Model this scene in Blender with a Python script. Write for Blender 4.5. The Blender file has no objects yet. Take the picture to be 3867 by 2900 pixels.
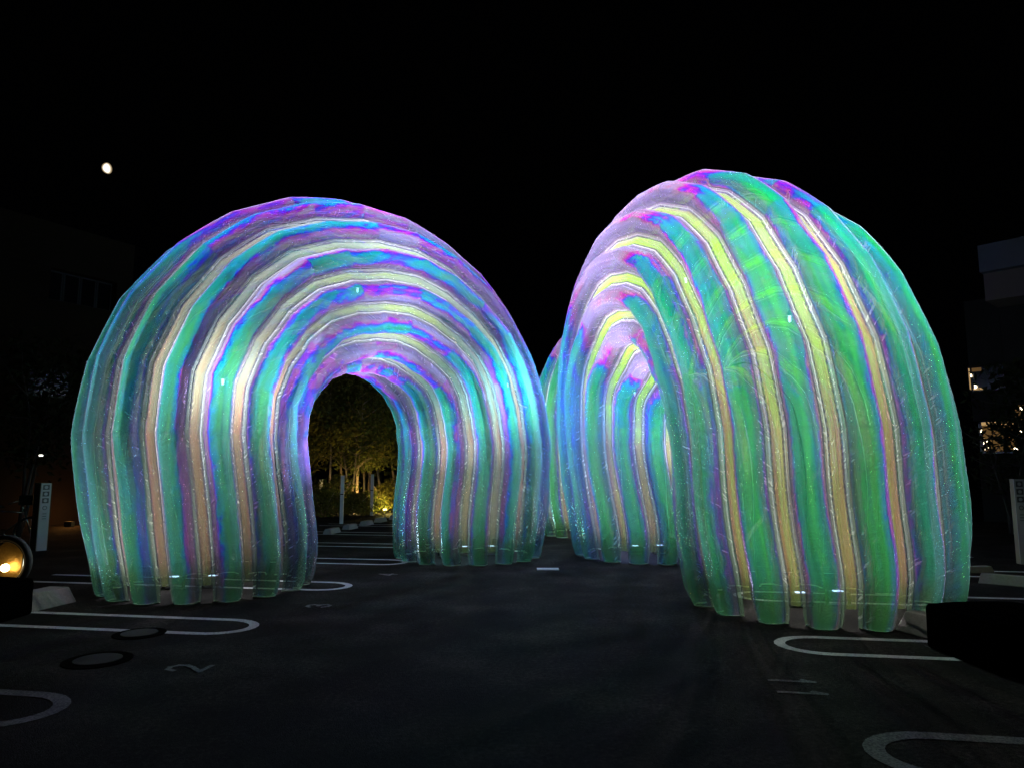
import bpy, bmesh, math, random
from math import sin, cos, pi, radians, sqrt
from mathutils import Vector, Matrix
random.seed(7)
S = bpy.context.scene
C = S.collection

# ------------------------------------------------------------------ camera, world, light, exposure
CAM_H, FPX, PW, PH, PITCH = 1.65, 2600.0, 3867.0, 2900.0, radians(7.0)
cd = bpy.data.cameras.new('camera')
cd.sensor_fit = 'HORIZONTAL'; cd.sensor_width = 36.0; cd.lens = 36.0 * FPX / PW
cd.clip_start = 0.05; cd.clip_end = 3000
cam = bpy.data.objects.new('camera', cd); C.objects.link(cam)
cam.location = (0, 0, CAM_H); cam.rotation_euler = (pi / 2 + PITCH, 0, 0)
S.camera = cam

w = bpy.data.worlds.new('World'); S.world = w; w.use_nodes = True
w.node_tree.nodes['Background'].inputs[0].default_value = (0.45, 0.5, 0.7, 1)
w.node_tree.nodes['Background'].inputs[1].default_value = 0.00035
MOON_DIR = Vector(((407 - PW / 2) / FPX, 1.0, 0)).normalized()
def pix_dir(px, py):
    u, v = px - PW / 2, py - PH / 2
    c, s = cos(PITCH), sin(PITCH)
    return Vector((u, FPX * c + v * s, FPX * s - v * c)).normalized()
MOON_DIR = pix_dir(407, 637)
sd = bpy.data.lights.new('moonlight', 'SUN'); sd.energy = 0.012; sd.angle = radians(0.5); sd.color = (0.85, 0.9, 1.0)
so = bpy.data.objects.new('moonlight', sd); C.objects.link(so)
so.rotation_euler = (-MOON_DIR).to_track_quat('-Z', 'Y').to_euler()

S.view_settings.view_transform = 'Standard'; S.view_settings.look = 'None'
S.view_settings.exposure = 0.0; S.view_settings.gamma = 1.0; S.view_settings.use_curve_mapping = False
S.render.engine = 'CYCLES'
cy = S.cycles
cy.max_bounces = 5; cy.diffuse_bounces = 2; cy.glossy_bounces = 2; cy.transmission_bounces = 4
cy.transparent_max_bounces = 32; cy.sample_clamp_indirect = 3.0; cy.sample_clamp_direct = 30.0
cy.use_denoising = True; cy.denoising_prefilter = 'ACCURATE'; cy.denoising_input_passes = 'RGB_ALBEDO_NORMAL'
cy.caustics_reflective = False; cy.caustics_refractive = False

def ground_pt(px, py, z=0.0):
    d = pix_dir(px, py)
    t = (z - CAM_H) / d.z
    return Vector((d.x * t, d.y * t, z))
def at_depth(px, py, Y):
    d = pix_dir(px, py)
    t = Y / d.y
    return Vector((d.x * t, Y, CAM_H + d.z * t))

# ------------------------------------------------------------------ helpers
def mesh(name, V, F, mat, parent=None, smooth=False, uvs=None):
    me = bpy.data.meshes.new(name); me.from_pydata([tuple(v) for v in V], [], F); me.update()
    if smooth: me.polygons.foreach_set('use_smooth', [True] * len(me.polygons))
    if mat: me.materials.append(mat)
    if uvs:
        for un, data in uvs.items():
            L = me.uv_layers.new(name=un)
            flat = []
            for p in me.polygons:
                for vi in p.vertices: flat += data[vi]
            L.data.foreach_set('uv', flat)
    o = bpy.data.objects.new(name, me); C.objects.link(o)
    if parent: o.parent = parent
    return o
class MB:
    def __init__(s): s.V = []; s.F = []
    def add(s, V, F):
        n = len(s.V); s.V += [tuple(v) for v in V]; s.F += [tuple(i + n for i in f) for f in F]; return s
    def box(s, c, d, rot=0.0, top=(1, 1)):
        x, y, z = [k / 2 for k in d]; V = []
        for dz, (sx, sy) in ((-z, (1, 1)), (z, top)):
            for a, b in ((-1, -1), (1, -1), (1, 1), (-1, 1)):
                X, Y = a * x * sx, b * y * sy
                V.append((c[0] + X * cos(rot) - Y * sin(rot), c[1] + X * sin(rot) + Y * cos(rot), c[2] + dz))
        return s.add(V, [(3, 2, 1, 0), (4, 5, 6, 7), (0, 1, 5, 4), (1, 2, 6, 5), (2, 3, 7, 6), (3, 0, 4, 7)])
    def tube(s, pts, rad, n=8, cap=True):
        pts = [Vector(p) for p in pts]; V = []; m = len(pts)
        up = Vector((0, 0, 1)); prev = None
        for i, p in enumerate(pts):
            t = (pts[min(i + 1, m - 1)] - pts[max(i - 1, 0)]).normalized()
            if prev is None:
                a = t.cross(up) if abs(t.z) < .95 else t.cross(Vector((1, 0, 0)))
            else:
                a = prev - t * prev.dot(t)
            a.normalize(); prev = a; b = t.cross(a)
            r = rad[i] if isinstance(rad, (list, tuple)) else rad
            for k in range(n):
                V.append(p + (a * cos(2 * pi * k / n) + b * sin(2 * pi * k / n)) * r)
        F = [(i * n + k, i * n + (k + 1) % n, (i + 1) * n + (k + 1) % n, (i + 1) * n + k) for i in range(m - 1) for k in range(n)]
        if cap: F += [tuple(range(n))[::-1], tuple((m - 1) * n + k for k in range(n))]
        return s.add(V, F)
    def disc(s, c, r, h, n=32, ax='z'):
        V = []
        for z in (0, h):
            for k in range(n):
                a, b = r * cos(2 * pi * k / n), r * sin(2 * pi * k / n)
                V.append((c[0] + a, c[1] + b, c[2] + z) if ax == 'z' else (c[0] + a, c[1] + z, c[2] + b))
        F = [tuple(range(n))[::-1], tuple(range(n, 2 * n))] + [(k, (k + 1) % n, n + (k + 1) % n, n + k) for k in range(n)]
        return s.add(V, F)
    def ring(s, c, R, r, n=40, m=8, ax='y'):
        V = []
        for i in range(n):
            A = 2 * pi * i / n
            for j in range(m):
                B = 2 * pi * j / m
                q = R + r * cos(B); h = r * sin(B)
                V.append((c[0] + q * cos(A), c[1] + h, c[2] + q * sin(A)) if ax == 'y' else (c[0] + q * cos(A), c[1] + q * sin(A), c[2] + h))
        F = [(i * m + j, i * m + (j + 1) % m, ((i + 1) % n) * m + (j + 1) % m, ((i + 1) % n) * m + j) for i in range(n) for j in range(m)]
        return s.add(V, F)
    def build(s, name, mat, parent=None, smooth=False):
        return mesh(name, s.V, s.F, mat, parent, smooth)
def thing(name, label, cat, loc=(0, 0, 0), rz=0, group=None):
    o = bpy.data.objects.new(name, None); C.objects.link(o); o.empty_display_size = .2
    o.location = loc; o.rotation_euler = (0, 0, rz); return tag(o, label, cat, group)
def tag(o, label, cat, group=None):
    o['label'] = label; o['category'] = cat
    if group: o['group'] = group
    return o
def bevel(o, wd=0.02, seg=2):
    m = o.modifiers.new('bevel', 'BEVEL'); m.width = wd; m.segments = seg; return o
def copy_tree(o, parent=None):
    c = o.copy(); C.objects.link(c)
    if parent: c.parent = parent
    for ch in o.children: copy_tree(ch, c)
    return c

def point(loc, e, col, r=.05, par=None, nm='glow'):
    ld = bpy.data.lights.new(nm, 'POINT'); ld.energy = e; ld.color = col; ld.shadow_soft_size = r
    o = bpy.data.objects.new(nm, ld); C.objects.link(o); o.location = loc
    if par: o.parent = par
    return o

# ------------------------------------------------------------------ materials
def newmat(name):
    m = bpy.data.materials.new(name); m.use_nodes = True
    nt = m.node_tree; nt.nodes.clear()
    out = nt.nodes.new('ShaderNodeOutputMaterial')
    return m, nt, out
def N(nt, typ, **kw):
    n = nt.nodes.new(typ)
    for k, v in kw.items():
        if k.startswith('i_'): n.inputs[k[2:].replace('_', ' ')].default_value = v
        else: setattr(n, k, v)
    return n
def M(nt, op, a, b=None, c=None, clamp=False):
    n = nt.nodes.new('ShaderNodeMath'); n.operation = op; n.use_clamp = clamp
    for i, x in enumerate((a, b, c)):
        if x is None: continue
        if isinstance(x, (int, float)): n.inputs[i].default_value = x
        else: nt.links.new(x, n.inputs[i])
    return n.outputs[0]
def ramp(nt, fac, stops, interp='LINEAR'):
    r = nt.nodes.new('ShaderNodeValToRGB'); r.color_ramp.interpolation = interp
    e = r.color_ramp.elements
    while len(e) < len(stops): e.new(0.5)
    for i, (p, col) in enumerate(stops):
        e[i].position = p; e[i].color = (*col, 1)
    nt.links.new(fac, r.inputs[0]); return r.outputs[0]
def mixc(nt, f, a, b, bt='MIX'):
    n = nt.nodes.new('ShaderNodeMix'); n.data_type = 'RGBA'; n.blend_type = bt
    for k, x in ((0, f), (6, a), (7, b)):
        if isinstance(x, (int, float)): n.inputs[k].default_value = x
        elif isinstance(x, tuple): n.inputs[k].default_value = (*x, 1)
        else: nt.links.new(x, n.inputs[k])
    return n.outputs[2]
def comb(nt, x, y, z=0.0):
    n = nt.nodes.new('ShaderNodeCombineXYZ')
    for i, v in enumerate((x, y, z)):
        if isinstance(v, (int, float)): n.inputs[i].default_value = v
        else: nt.links.new(v, n.inputs[i])
    return n.outputs[0]
def noise(nt, vec, scale=1.0, detail=2.0, rough=.5, dist=0.0):
    n = N(nt, 'ShaderNodeTexNoise', i_Scale=scale, i_Detail=detail, i_Roughness=rough, i_Distortion=dist)
    nt.links.new(vec, n.inputs['Vector']); return n.outputs[0]
def smooth(nt, x, lo, hi):
    n = nt.nodes.new('ShaderNodeMapRange'); n.interpolation_type = 'SMOOTHSTEP'
    nt.links.new(x, n.inputs[0]); n.inputs[1].default_value = lo; n.inputs[2].default_value = hi
    return n.outputs[0]

def film_material(name, stops, lobe=True, alpha0=.56, seed=0.0, shift=0.0, crown=.26, crown_lo=0.0):
    """dichroic plastic film: colour depends on the angle of view, as thin-film colour does; partly clear, partly scattering, glossy and crinkled"""
    m, nt, out = newmat(name); L = nt.links.new
    uv = N(nt, 'ShaderNodeUVMap', uv_map='length_across'); pn = N(nt, 'ShaderNodeUVMap', uv_map='panel')
    sx = N(nt, 'ShaderNodeSeparateXYZ'); L(uv.outputs[0], sx.inputs[0]); U, V = sx.outputs[0], sx.outputs[1]
    sp = N(nt, 'ShaderNodeSeparateXYZ'); L(pn.outputs[0], sp.inputs[0]); P, T = sp.outputs[0], sp.outputs[1]
    oi = N(nt, 'ShaderNodeObjectInfo'); rnd = M(nt, 'MULTIPLY', oi.outputs['Random'], 37.0)
    aV = M(nt, 'ABSOLUTE', V)
    # crinkles
    wv = comb(nt, M(nt, 'ADD', M(nt, 'MULTIPLY', U, 21.0), M(nt, 'MULTIPLY', aV, 4.0)), M(nt, 'MULTIPLY', V, 1.4), rnd)
    comb_n = noise(nt, wv, 1.0, 3.0, .65, .25)
    wide = comb(nt, M(nt, 'ADD', M(nt, 'MULTIPLY', U, 2.0), M(nt, 'MULTIPLY', V, 1.1)), M(nt, 'MULTIPLY', V, .9), rnd)
    wide_n = noise(nt, wide, 1.6, 4.0, .6, 1.2)
    fine = noise(nt, comb(nt, M(nt, 'MULTIPLY', U, 30.0), M(nt, 'MULTIPLY', V, 7.0), rnd), 1.3, 4.0, .75, .6)
    edge = smooth(nt, aV, .30, .62)
    pleat = noise(nt, comb(nt, M(nt, 'MULTIPLY', U, .8), M(nt, 'MULTIPLY', V, 9.0), rnd), 1.0, 3.0, .6, .4)
    h = M(nt, 'ADD', M(nt, 'MULTIPLY', M(nt, 'MULTIPLY', comb_n, edge), .9), M(nt, 'ADD', M(nt, 'MULTIPLY', wide_n, 1.3), M(nt, 'ADD', M(nt, 'MULTIPLY', fine, .3), M(nt, 'MULTIPLY', pleat, .55))))
    glit = noise(nt, comb(nt, M(nt, 'MULTIPLY', U, 55.0), M(nt, 'MULTIPLY', V, 16.0), rnd), 1.0, 2.0, .6)
    h2 = M(nt, 'ADD', h, M(nt, 'MULTIPLY', M(nt, 'MULTIPLY', glit, .8), M(nt, 'ADD', .2, edge)))
    bp = N(nt, 'ShaderNodeBump', i_Strength=1.0, i_Distance=.03); L(h2, bp.inputs['Height'])
    bsoft = N(nt, 'ShaderNodeBump', i_Strength=.28, i_Distance=.03); L(h, bsoft.inputs['Height'])
    lw = N(nt, 'ShaderNodeLayerWeight', i_Blend=.5); L(bsoft.outputs[0], lw.inputs['Normal'])
    facing = lw.outputs['Facing']
    # phase: thickness streaks along the roll of film, a different batch per panel
    st = noise(nt, comb(nt, M(nt, 'MULTIPLY', U, .22), M(nt, 'MULTIPLY', V, 2.6), rnd), 1.0, 3.0, .6)
    rays = noise(nt, comb(nt, M(nt, 'ADD', M(nt, 'MULTIPLY', U, 3.4), M(nt, 'MULTIPLY', V, -2.2)), M(nt, 'MULTIPLY', V, .7), rnd), 1.0, 3.0, .7)
    wn = N(nt, 'ShaderNodeTexWhiteNoise', noise_dimensions='2D'); L(comb(nt, M(nt, 'FLOOR', P), rnd), wn.inputs['Vector'])
    band = noise(nt, comb(nt, M(nt, 'MULTIPLY', U, .10), M(nt, 'MULTIPLY', V, 7.0), M(nt, 'ADD', rnd, 3.0)), 1.0, 2.0, .6, .2)
    if lobe:
        sh = M(nt, 'MULTIPLY', M(nt, 'SUBTRACT', oi.outputs['Random'], .5), .55)
        aS = M(nt, 'ABSOLUTE', M(nt, 'ADD', V, sh)); aS = M(nt, 'ADD', aS, M(nt, 'ADD', M(nt, 'MULTIPLY', M(nt, 'SUBTRACT', wide_n, .5), .55), M(nt, 'MULTIPLY', M(nt, 'SUBTRACT', comb_n, .5), .22)))
        ph = M(nt, 'ADD', M(nt, 'MULTIPLY', facing, .34), M(nt, 'MULTIPLY', smooth(nt, aS, .14, .60), .46))
        ph = M(nt, 'ADD', ph, M(nt, 'MULTIPLY', M(nt, 'SUBTRACT', st, .5), .45))
        ph = M(nt, 'ADD', ph, M(nt, 'MULTIPLY', M(nt, 'SUBTRACT', band, .5), .58))
        ph = M(nt, 'ADD', ph, M(nt, 'MULTIPLY', M(nt, 'MULTIPLY', M(nt, 'SUBTRACT', rays, .5), .7), M(nt, 'ADD', .3, T)))
        ph = M(nt, 'ADD', ph, M(nt, 'MULTIPLY', M(nt, 'MULTIPLY', M(nt, 'SUBTRACT', wn.outputs[0], .5), .38), M(nt, 'ADD', .08, T)))
        ph = M(nt, 'ADD', ph, M(nt, 'MULTIPLY', smooth(nt, T, crown_lo, 1.0), crown))
        ph = M(nt, 'ADD', ph, M(nt, 'MULTIPLY', M(nt, 'SUBTRACT', M(nt, 'FRACT', M(nt, 'MULTIPLY', oi.outputs['Random'], 7.3)), .5), .22))
    else:
        ph = M(nt, 'ADD', M(nt, 'MULTIPLY', facing, .34), M(nt, 'MULTIPLY', M(nt, 'SUBTRACT', 1.0, T), .40))
        ph = M(nt, 'ADD', ph, M(nt, 'MULTIPLY', M(nt, 'SUBTRACT', st, .5), .30))
        ph = M(nt, 'ADD', ph, M(nt, 'MULTIPLY', M(nt, 'MULTIPLY', M(nt, 'SUBTRACT', rays, .5), .5), M(nt, 'ADD', .1, T)))
        ph = M(nt, 'ADD', ph, M(nt, 'MULTIPLY', M(nt, 'SUBTRACT', wn.outputs[0], .5), .10))
    ph = M(nt, 'ADD', ph, .02 + shift)
    col = ramp(nt, ph, stops)
    col = mixc(nt, M(nt, 'MULTIPLY', smooth(nt, facing, .66, .95), .8), col, (.25, .205, .29))
    if lobe: col = mixc(nt, M(nt, 'MULTIPLY', M(nt, 'SUBTRACT', 1.0, T), .30), col, (.19, .22, .20))
    if lobe:      # welded lips: several layers of film, paler
        lipc = ramp(nt, M(nt, 'ADD', facing, M(nt, 'SUBTRACT', st, .5)), [(.1, (.20, .24, .17)), (.4, (.25, .22, .19)), (.7, (.24, .18, .25)), (1.0, (.24, .24, .36))])
        lip = smooth(nt, aV, .66, .74)
        col = mixc(nt, M(nt, 'MULTIPLY', lip, .9), col, lipc)
        bead = M(nt, 'SUBTRACT', 1.0, smooth(nt, M(nt, 'ABSOLUTE', M(nt, 'SUBTRACT', aV, .93)), .02, .05))
        col = mixc(nt, M(nt, 'MULTIPLY', bead, .65), col, (.52, .56, .52))
    # light and dark of pleats and fine crinkles, put into the film colour
    mod = M(nt, 'ADD', -.38, M(nt, 'ADD', M(nt, 'MULTIPLY', pleat, 1.7), M(nt, 'MULTIPLY', fine, 1.3)))
    vm = N(nt, 'ShaderNodeVectorMath', operation='SCALE'); L(col, vm.inputs[0]); L(mod, vm.inputs['Scale']); col = vm.outputs[0]
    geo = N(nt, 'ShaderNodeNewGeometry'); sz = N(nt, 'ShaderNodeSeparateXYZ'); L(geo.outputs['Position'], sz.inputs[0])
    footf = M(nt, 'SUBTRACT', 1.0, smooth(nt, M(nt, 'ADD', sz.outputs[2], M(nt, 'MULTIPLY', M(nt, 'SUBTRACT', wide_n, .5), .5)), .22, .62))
    col = mixc(nt, M(nt, 'MULTIPLY', footf, .70), col, (.045, .11, .03))  # dark green foot; the dim light near the ground is put into this colour
    # white crease marks
    cr = smooth(nt, M(nt, 'ADD', comb_n, M(nt, 'MULTIPLY', M(nt, 'SUBTRACT', wide_n, .5), .35)), .605, .675)
    cr2 = smooth(nt, comb_n, .72, .66)
    crease = M(nt, 'MULTIPLY', M(nt, 'MULTIPLY', cr, edge), .8)
    longv = comb(nt, M(nt, 'ADD', M(nt, 'MULTIPLY', U, 5.0), M(nt, 'MULTIPLY', V, 2.0)), M(nt, 'MULTIPLY', V, .35), M(nt, 'ADD', rnd, 9.0))
    ln = noise(nt, longv, 1.0, 2.0, .5, .8)
    hair = M(nt, 'SUBTRACT', 1.0, smooth(nt, M(nt, 'ABSOLUTE', M(nt, 'SUBTRACT', ln, .64)), .0, .012))
    crease = M(nt, 'MAXIMUM', crease, M(nt, 'MULTIPLY', hair, .28))
    col = mixc(nt, M(nt, 'MULTIPLY', crease, .6), col, (.50, .50, .46))
    # weld line across the tube at every panel joint; stitched edges on strips
    fr = M(nt, 'FRACT', P); dist = M(nt, 'MINIMUM', fr, M(nt, 'SUBTRACT', 1.0, fr))
    weld = M(nt, 'SUBTRACT', 1.0, smooth(nt, dist, .004, .014))
    if lobe:
        wl = M(nt, 'SUBTRACT', 1.0, smooth(nt, M(nt, 'ABSOLUTE', M(nt, 'SUBTRACT', aV, .735)), .018, .055))  # lip weld line, darkened and widened to put the fold's shade in colour
        dark = M(nt, 'MAXIMUM', M(nt, 'MULTIPLY', weld, .28), M(nt, 'MULTIPLY', wl, .9))
    else:
        dots = smooth(nt, M(nt, 'SINE', M(nt, 'MULTIPLY', U, 95.0)), -.5, .3)
        dark = M(nt, 'MULTIPLY', M(nt, 'MULTIPLY', smooth(nt, aV, .70, .80), M(nt, 'ADD', M(nt, 'MULTIPLY', dots, .35), .6)), .95)
    col = mixc(nt, dark, col, (.015, .02, .04))
    hs = N(nt, 'ShaderNodeHueSaturation', i_Saturation=1.2, i_Value=1.0); L(col, hs.inputs['Color']); colv = hs.outputs[0]
    tint = mixc(nt, .55 if lobe else .35, (1, 1, 1), colv)
    tr = N(nt, 'ShaderNodeBsdfTransparent'); L(tint, tr.inputs[0])
    tl = N(nt, 'ShaderNodeBsdfTranslucent'); L(colv, tl.inputs[0]); L(bsoft.outputs[0], tl.inputs['Normal'])
    df = N(nt, 'ShaderNodeBsdfDiffuse'); L(colv, df.inputs[0]); L(bsoft.outputs[0], df.inputs['Normal'])
    gl = N(nt, 'ShaderNodeBsdfGlossy', i_Roughness=.11); L(ramp(nt, M(nt, 'ADD', ph, M(nt, 'MULTIPLY', M(nt, 'SUBTRACT', pleat, .5), .8)), REFL), gl.inputs[0]); L(bp.outputs[0], gl.inputs['Normal'])
    m1 = N(nt, 'ShaderNodeMixShader', i_Fac=.38); L(tl.outputs[0], m1.inputs[1]); L(df.outputs[0], m1.inputs[2])
    m2 = N(nt, 'ShaderNodeMixShader', i_Fac=.46); L(m1.outputs[0], m2.inputs[1]); L(gl.outputs[0], m2.inputs[2])
    al = M(nt, 'ADD', M(nt, 'ADD', alpha0, M(nt, 'MULTIPLY', T, .16)), M(nt, 'MULTIPLY', M(nt, 'POWER', facing, 1.6), .28))
    al = M(nt, 'ADD', al, M(nt, 'MULTIPLY', M(nt, 'SUBTRACT', wide_n, .5), .25))
    al = M(nt, 'ADD', al, M(nt, 'MULTIPLY', M(nt, 'MAXIMUM', crease, dark), .5), clamp=True)
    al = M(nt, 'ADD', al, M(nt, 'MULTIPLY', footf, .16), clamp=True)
    m3 = N(nt, 'ShaderNodeMixShader'); L(al, m3.inputs[0]); L(tr.outputs[0], m3.inputs[1]); L(m2.outputs[0], m3.inputs[2])
    L(m3.outputs[0], out.inputs[0])
    return m
REFL = [(0.0, (.95, .60, .80)), (.2, (1.0, .82, .50)), (.38, (.75, 1.0, .50)), (.55, (.50, .95, 1.0)), (.72, (.65, .60, 1.0)), (.88, (1.0, .80, .90)), (1.0, (1, 1, 1))]
TUBE = [(0.0, (.05, .30, .10)), (.16, (.025, .24, .15)), (.32, (.02, .25, .25)), (.42, (.03, .25, .44)), (.49, (.05, .09, .60)),
        (.57, (.20, .06, .52)), (.66, (.36, .06, .28)), (.78, (.26, .19, .26)), (1.0, (.24, .22, .38))]
TUBE_G = [(0.0, (.05, .38, .10)), (.12, (.02, .29, .16)), (.30, (.03, .24, .24)), (.44, (.03, .23, .38)), (.50, (.07, .10, .54)),
          (.57, (.26, .06, .48)), (.66, (.42, .07, .26)), (.78, (.30, .19, .25)), (1.0, (.26, .22, .36))]
STRIP = [(0.0, (.26, .34, .12)), (.20, (.20, .25, .19)), (.36, (.24, .22, .14)), (.52, (.28, .14, .10)), (.66, (.24, .18, .15)), (.82, (.20, .18, .30)), (1.0, (.28, .26, .36))]
STRIP_G = [(0.0, (.22, .58, .28)), (.16, (.30, .56, .09)), (.30, (.25, .36, .13)), (.50, (.30, .155, .10)), (.66, (.25, .20, .15)), (.82, (.20, .18, .30)), (1.0, (.28, .26, .36))]
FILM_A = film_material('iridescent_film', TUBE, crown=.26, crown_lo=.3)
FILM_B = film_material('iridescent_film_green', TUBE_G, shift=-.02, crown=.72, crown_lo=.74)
STRIP_A = film_material('cream_film_strip', STRIP, lobe=False, alpha0=.62)
STRIP_B = film_material('lime_film_strip', STRIP_G, lobe=False, alpha0=.62)

def plain(name, col, rough=.6, metal=0.0, nscale=0, namt=.3, bump=0, emit=None, es=1.0, spec=.5):
    m, nt, out = newmat(name); L = nt.links.new
    b = N(nt, 'ShaderNodeBsdfPrincipled'); b.inputs['Roughness'].default_value = rough; b.inputs['Metallic'].default_value = metal
    b.inputs['Specular IOR Level'].default_value = spec
    b.inputs['Base Color'].default_value = (*col, 1)
    if nscale:
        tc = N(nt, 'ShaderNodeTexCoord'); n = noise(nt, tc.outputs['Object'], nscale, 5, .65)
        f = M(nt, 'ADD', M(nt, 'MULTIPLY', M(nt, 'SUBTRACT', n, .5), namt * 2), 1.0)
        vm = N(nt, 'ShaderNodeVectorMath', operation='SCALE'); vm.inputs[0].default_value = col; L(f, vm.inputs['Scale'])
        L(vm.outputs[0], b.inputs['Base Color'])
        if bump:
            bp = N(nt, 'ShaderNodeBump', i_Strength=bump, i_Distance=.02); L(n, bp.inputs['Height']); L(bp.outputs[0], b.inputs['Normal'])
    if emit:
        b.inputs['Emission Color'].default_value = (*emit, 1); b.inputs['Emission Strength'].default_value = es
    L(b.outputs[0], out.inputs[0]); return m
def asphalt_mat():
    m, nt, out = newmat('asphalt'); L = nt.links.new
    tc = N(nt, 'ShaderNodeTexCoord'); o = tc.outputs['Object']
    n1 = noise(nt, o, 160, 3, .7); n2 = noise(nt, o, 1.1, 5, .6); n3 = noise(nt, o, 28, 3, .6)
    vor = N(nt, 'ShaderNodeTexVoronoi', i_Scale=110.0); L(o, vor.inputs['Vector'])
    f = M(nt, 'ADD', M(nt, 'MULTIPLY', n1, .7), M(nt, 'ADD', M(nt, 'MULTIPLY', n2, .35), M(nt, 'MULTIPLY', n3, .3)))
    col = ramp(nt, f, [(.40, (.0030, .0025, .0018)), (.68, (.0090, .0078, .0062)), (.86, (.075, .066, .055))])
    b = N(nt, 'ShaderNodeBsdfPrincipled'); b.inputs['Roughness'].default_value = .95; L(col, b.inputs['Base Color'])
    b.inputs['Specular IOR Level'].default_value = .04
    bp = N(nt, 'ShaderNodeBump', i_Strength=.7, i_Distance=.006); L(M(nt, 'ADD', vor.outputs[0], n1), bp.inputs['Height']); L(bp.outputs[0], b.inputs['Normal'])
    L(b.outputs[0], out.inputs[0]); return m
def paint_mat(name, col=(.72, .72, .68), wear=.46):
    m, nt, out = newmat(name); L = nt.links.new
    tc = N(nt, 'ShaderNodeTexCoord'); o = tc.outputs['Object']
    n1 = noise(nt, o, 60, 5, .75); n2 = noise(nt, o, 3.0, 4, .6)
    f = smooth(nt, M(nt, 'ADD', n1, M(nt, 'MULTIPLY', n2, .3)), wear, wear + .2)
    c = mixc(nt, f, (.06, .06, .06), col)
    b = N(nt, 'ShaderNodeBsdfPrincipled'); b.inputs['Roughness'].default_value = .9; b.inputs['Specular IOR Level'].default_value = .08; L(c, b.inputs['Base Color'])
    L(b.outputs[0], out.inputs[0]); return m
ASPHALT = asphalt_mat(); PAINT = paint_mat('road_paint', (.40, .40, .37)); PAINT_WORN = paint_mat('worn_road_paint', (.17, .17, .155), .56)
CONC = plain('concrete', (.21, .20, .165), .95, 0, 25, .3, .4, spec=.05)
BLACKP = plain('black_plastic', (.0008, .0008, .0009), .95, spec=0.0)
DARKM = plain('dark_metal', (.03, .03, .03), .4, .6)
WHITEP = plain('white_painted_metal', (.45, .45, .42), .5, 0, 14, .15)
SIGNW = plain('sign_face_white', (.30, .30, .28), .5)
SIGND = plain('sign_print_dark', (.03, .03, .03), .5)
SIGNG = plain('sign_print_grey', (.28, .28, .27), .5)
PILLAR = plain('tan_pillar_paint', (.16, .135, .08), .6, 0, 8, .15)
WALLB = plain('brown_render_wall', (.017, .013, .009), .95, 0, 5, .2, .2, spec=0.0)
WALLG = plain('grey_panel_wall', (.06, .067, .085), .9, 0, 3, .15, spec=0.05)
WALLD = plain('dark_wall', (.016, .016, .015), .9, 0, 4, .2, spec=0.0)
GLASSD = plain('dark_window_glass', (.004, .004, .005), .15)
BARK = plain('bark', (.30, .22, .13), .9, 0, 18, .5, .6)
BARKD = plain('dark_bark', (.02, .017, .013), .9, 0, 18, .5, .6)  # darker copy of the bark, night shade put into its colour
STEEL = plain('bright_steel', (.6, .6, .6), .25, .9)
RUBBER = plain('rubber', (.012, .012, .012), .7)
def leaf_mat(name, col):
    m, nt, out = newmat(name); L = nt.links.new
    oi = N(nt, 'ShaderNodeTexCoord'); n = noise(nt, oi.outputs['Object'], 3.0, 3, .7)
    c = ramp(nt, n, [(.3, tuple(k * .45 for k in col)), (.7, tuple(k * 1.4 for k in col))])
    d = N(nt, 'ShaderNodeBsdfDiffuse'); t = N(nt, 'ShaderNodeBsdfTranslucent'); L(c, d.inputs[0]); L(c, t.inputs[0])
    mx = N(nt, 'ShaderNodeMixShader', i_Fac=.35); L(d.outputs[0], mx.inputs[1]); L(t.outputs[0], mx.inputs[2]); L(mx.outputs[0], out.inputs[0])
    return m
LEAF = leaf_mat('leaf_green', (.13, .14, .03)); LEAF2 = leaf_mat('leaf_olive', (.16, .14, .03)); LEAFD = leaf_mat('leaf_dark', (.022, .026, .012))  # LEAFD has the shade of the unlit trees put into its colour
def emis(name, col, st):
    m, nt, out = newmat(name); e = N(nt, 'ShaderNodeEmission', i_Strength=st); e.inputs[0].default_value = (*col, 1)
    nt.links.new(e.outputs[0], out.inputs[0]); return m
LED = emis('led_lens', (.45, .62, 1.0), 12.0)
WARM = emis('warm_lamp', (1.0, .68, .28), 18.0)
WINWARM = emis('warm_lit_window', (1.0, .62, .26), .45)
WINDIM = emis('dim_lit_ceiling', (1.0, .55, .2), .10)
WINHOT = emis('bright_lamp_in_window', (1.0, .82, .55), 6.0)
def moon_mat():
    m, nt, out = newmat('moon_surface')
    tc = N(nt, 'ShaderNodeTexCoord'); n = noise(nt, tc.outputs['Object'], .35, 4, .6)
    lw = N(nt, 'ShaderNodeLayerWeight', i_Blend=.5)          # soft halo put into the disc colour, fading to a dim orange rim
    c = ramp(nt, lw.outputs['Facing'], [(.0, (1, 1, .95)), (.25, (1.0, .93, .78)), (.45, (.35, .27, .16)), (.75, (.05, .035, .02)), (1.0, (.0, .0, .0))])
    e = N(nt, 'ShaderNodeEmission'); nt.links.new(c, e.inputs[0]); nt.links.new(M(nt, 'ADD', 1.0, M(nt, 'MULTIPLY', n, 1.2)), e.inputs[1]); nt.links.new(e.outputs[0], out.inputs[0]); return m

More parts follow.
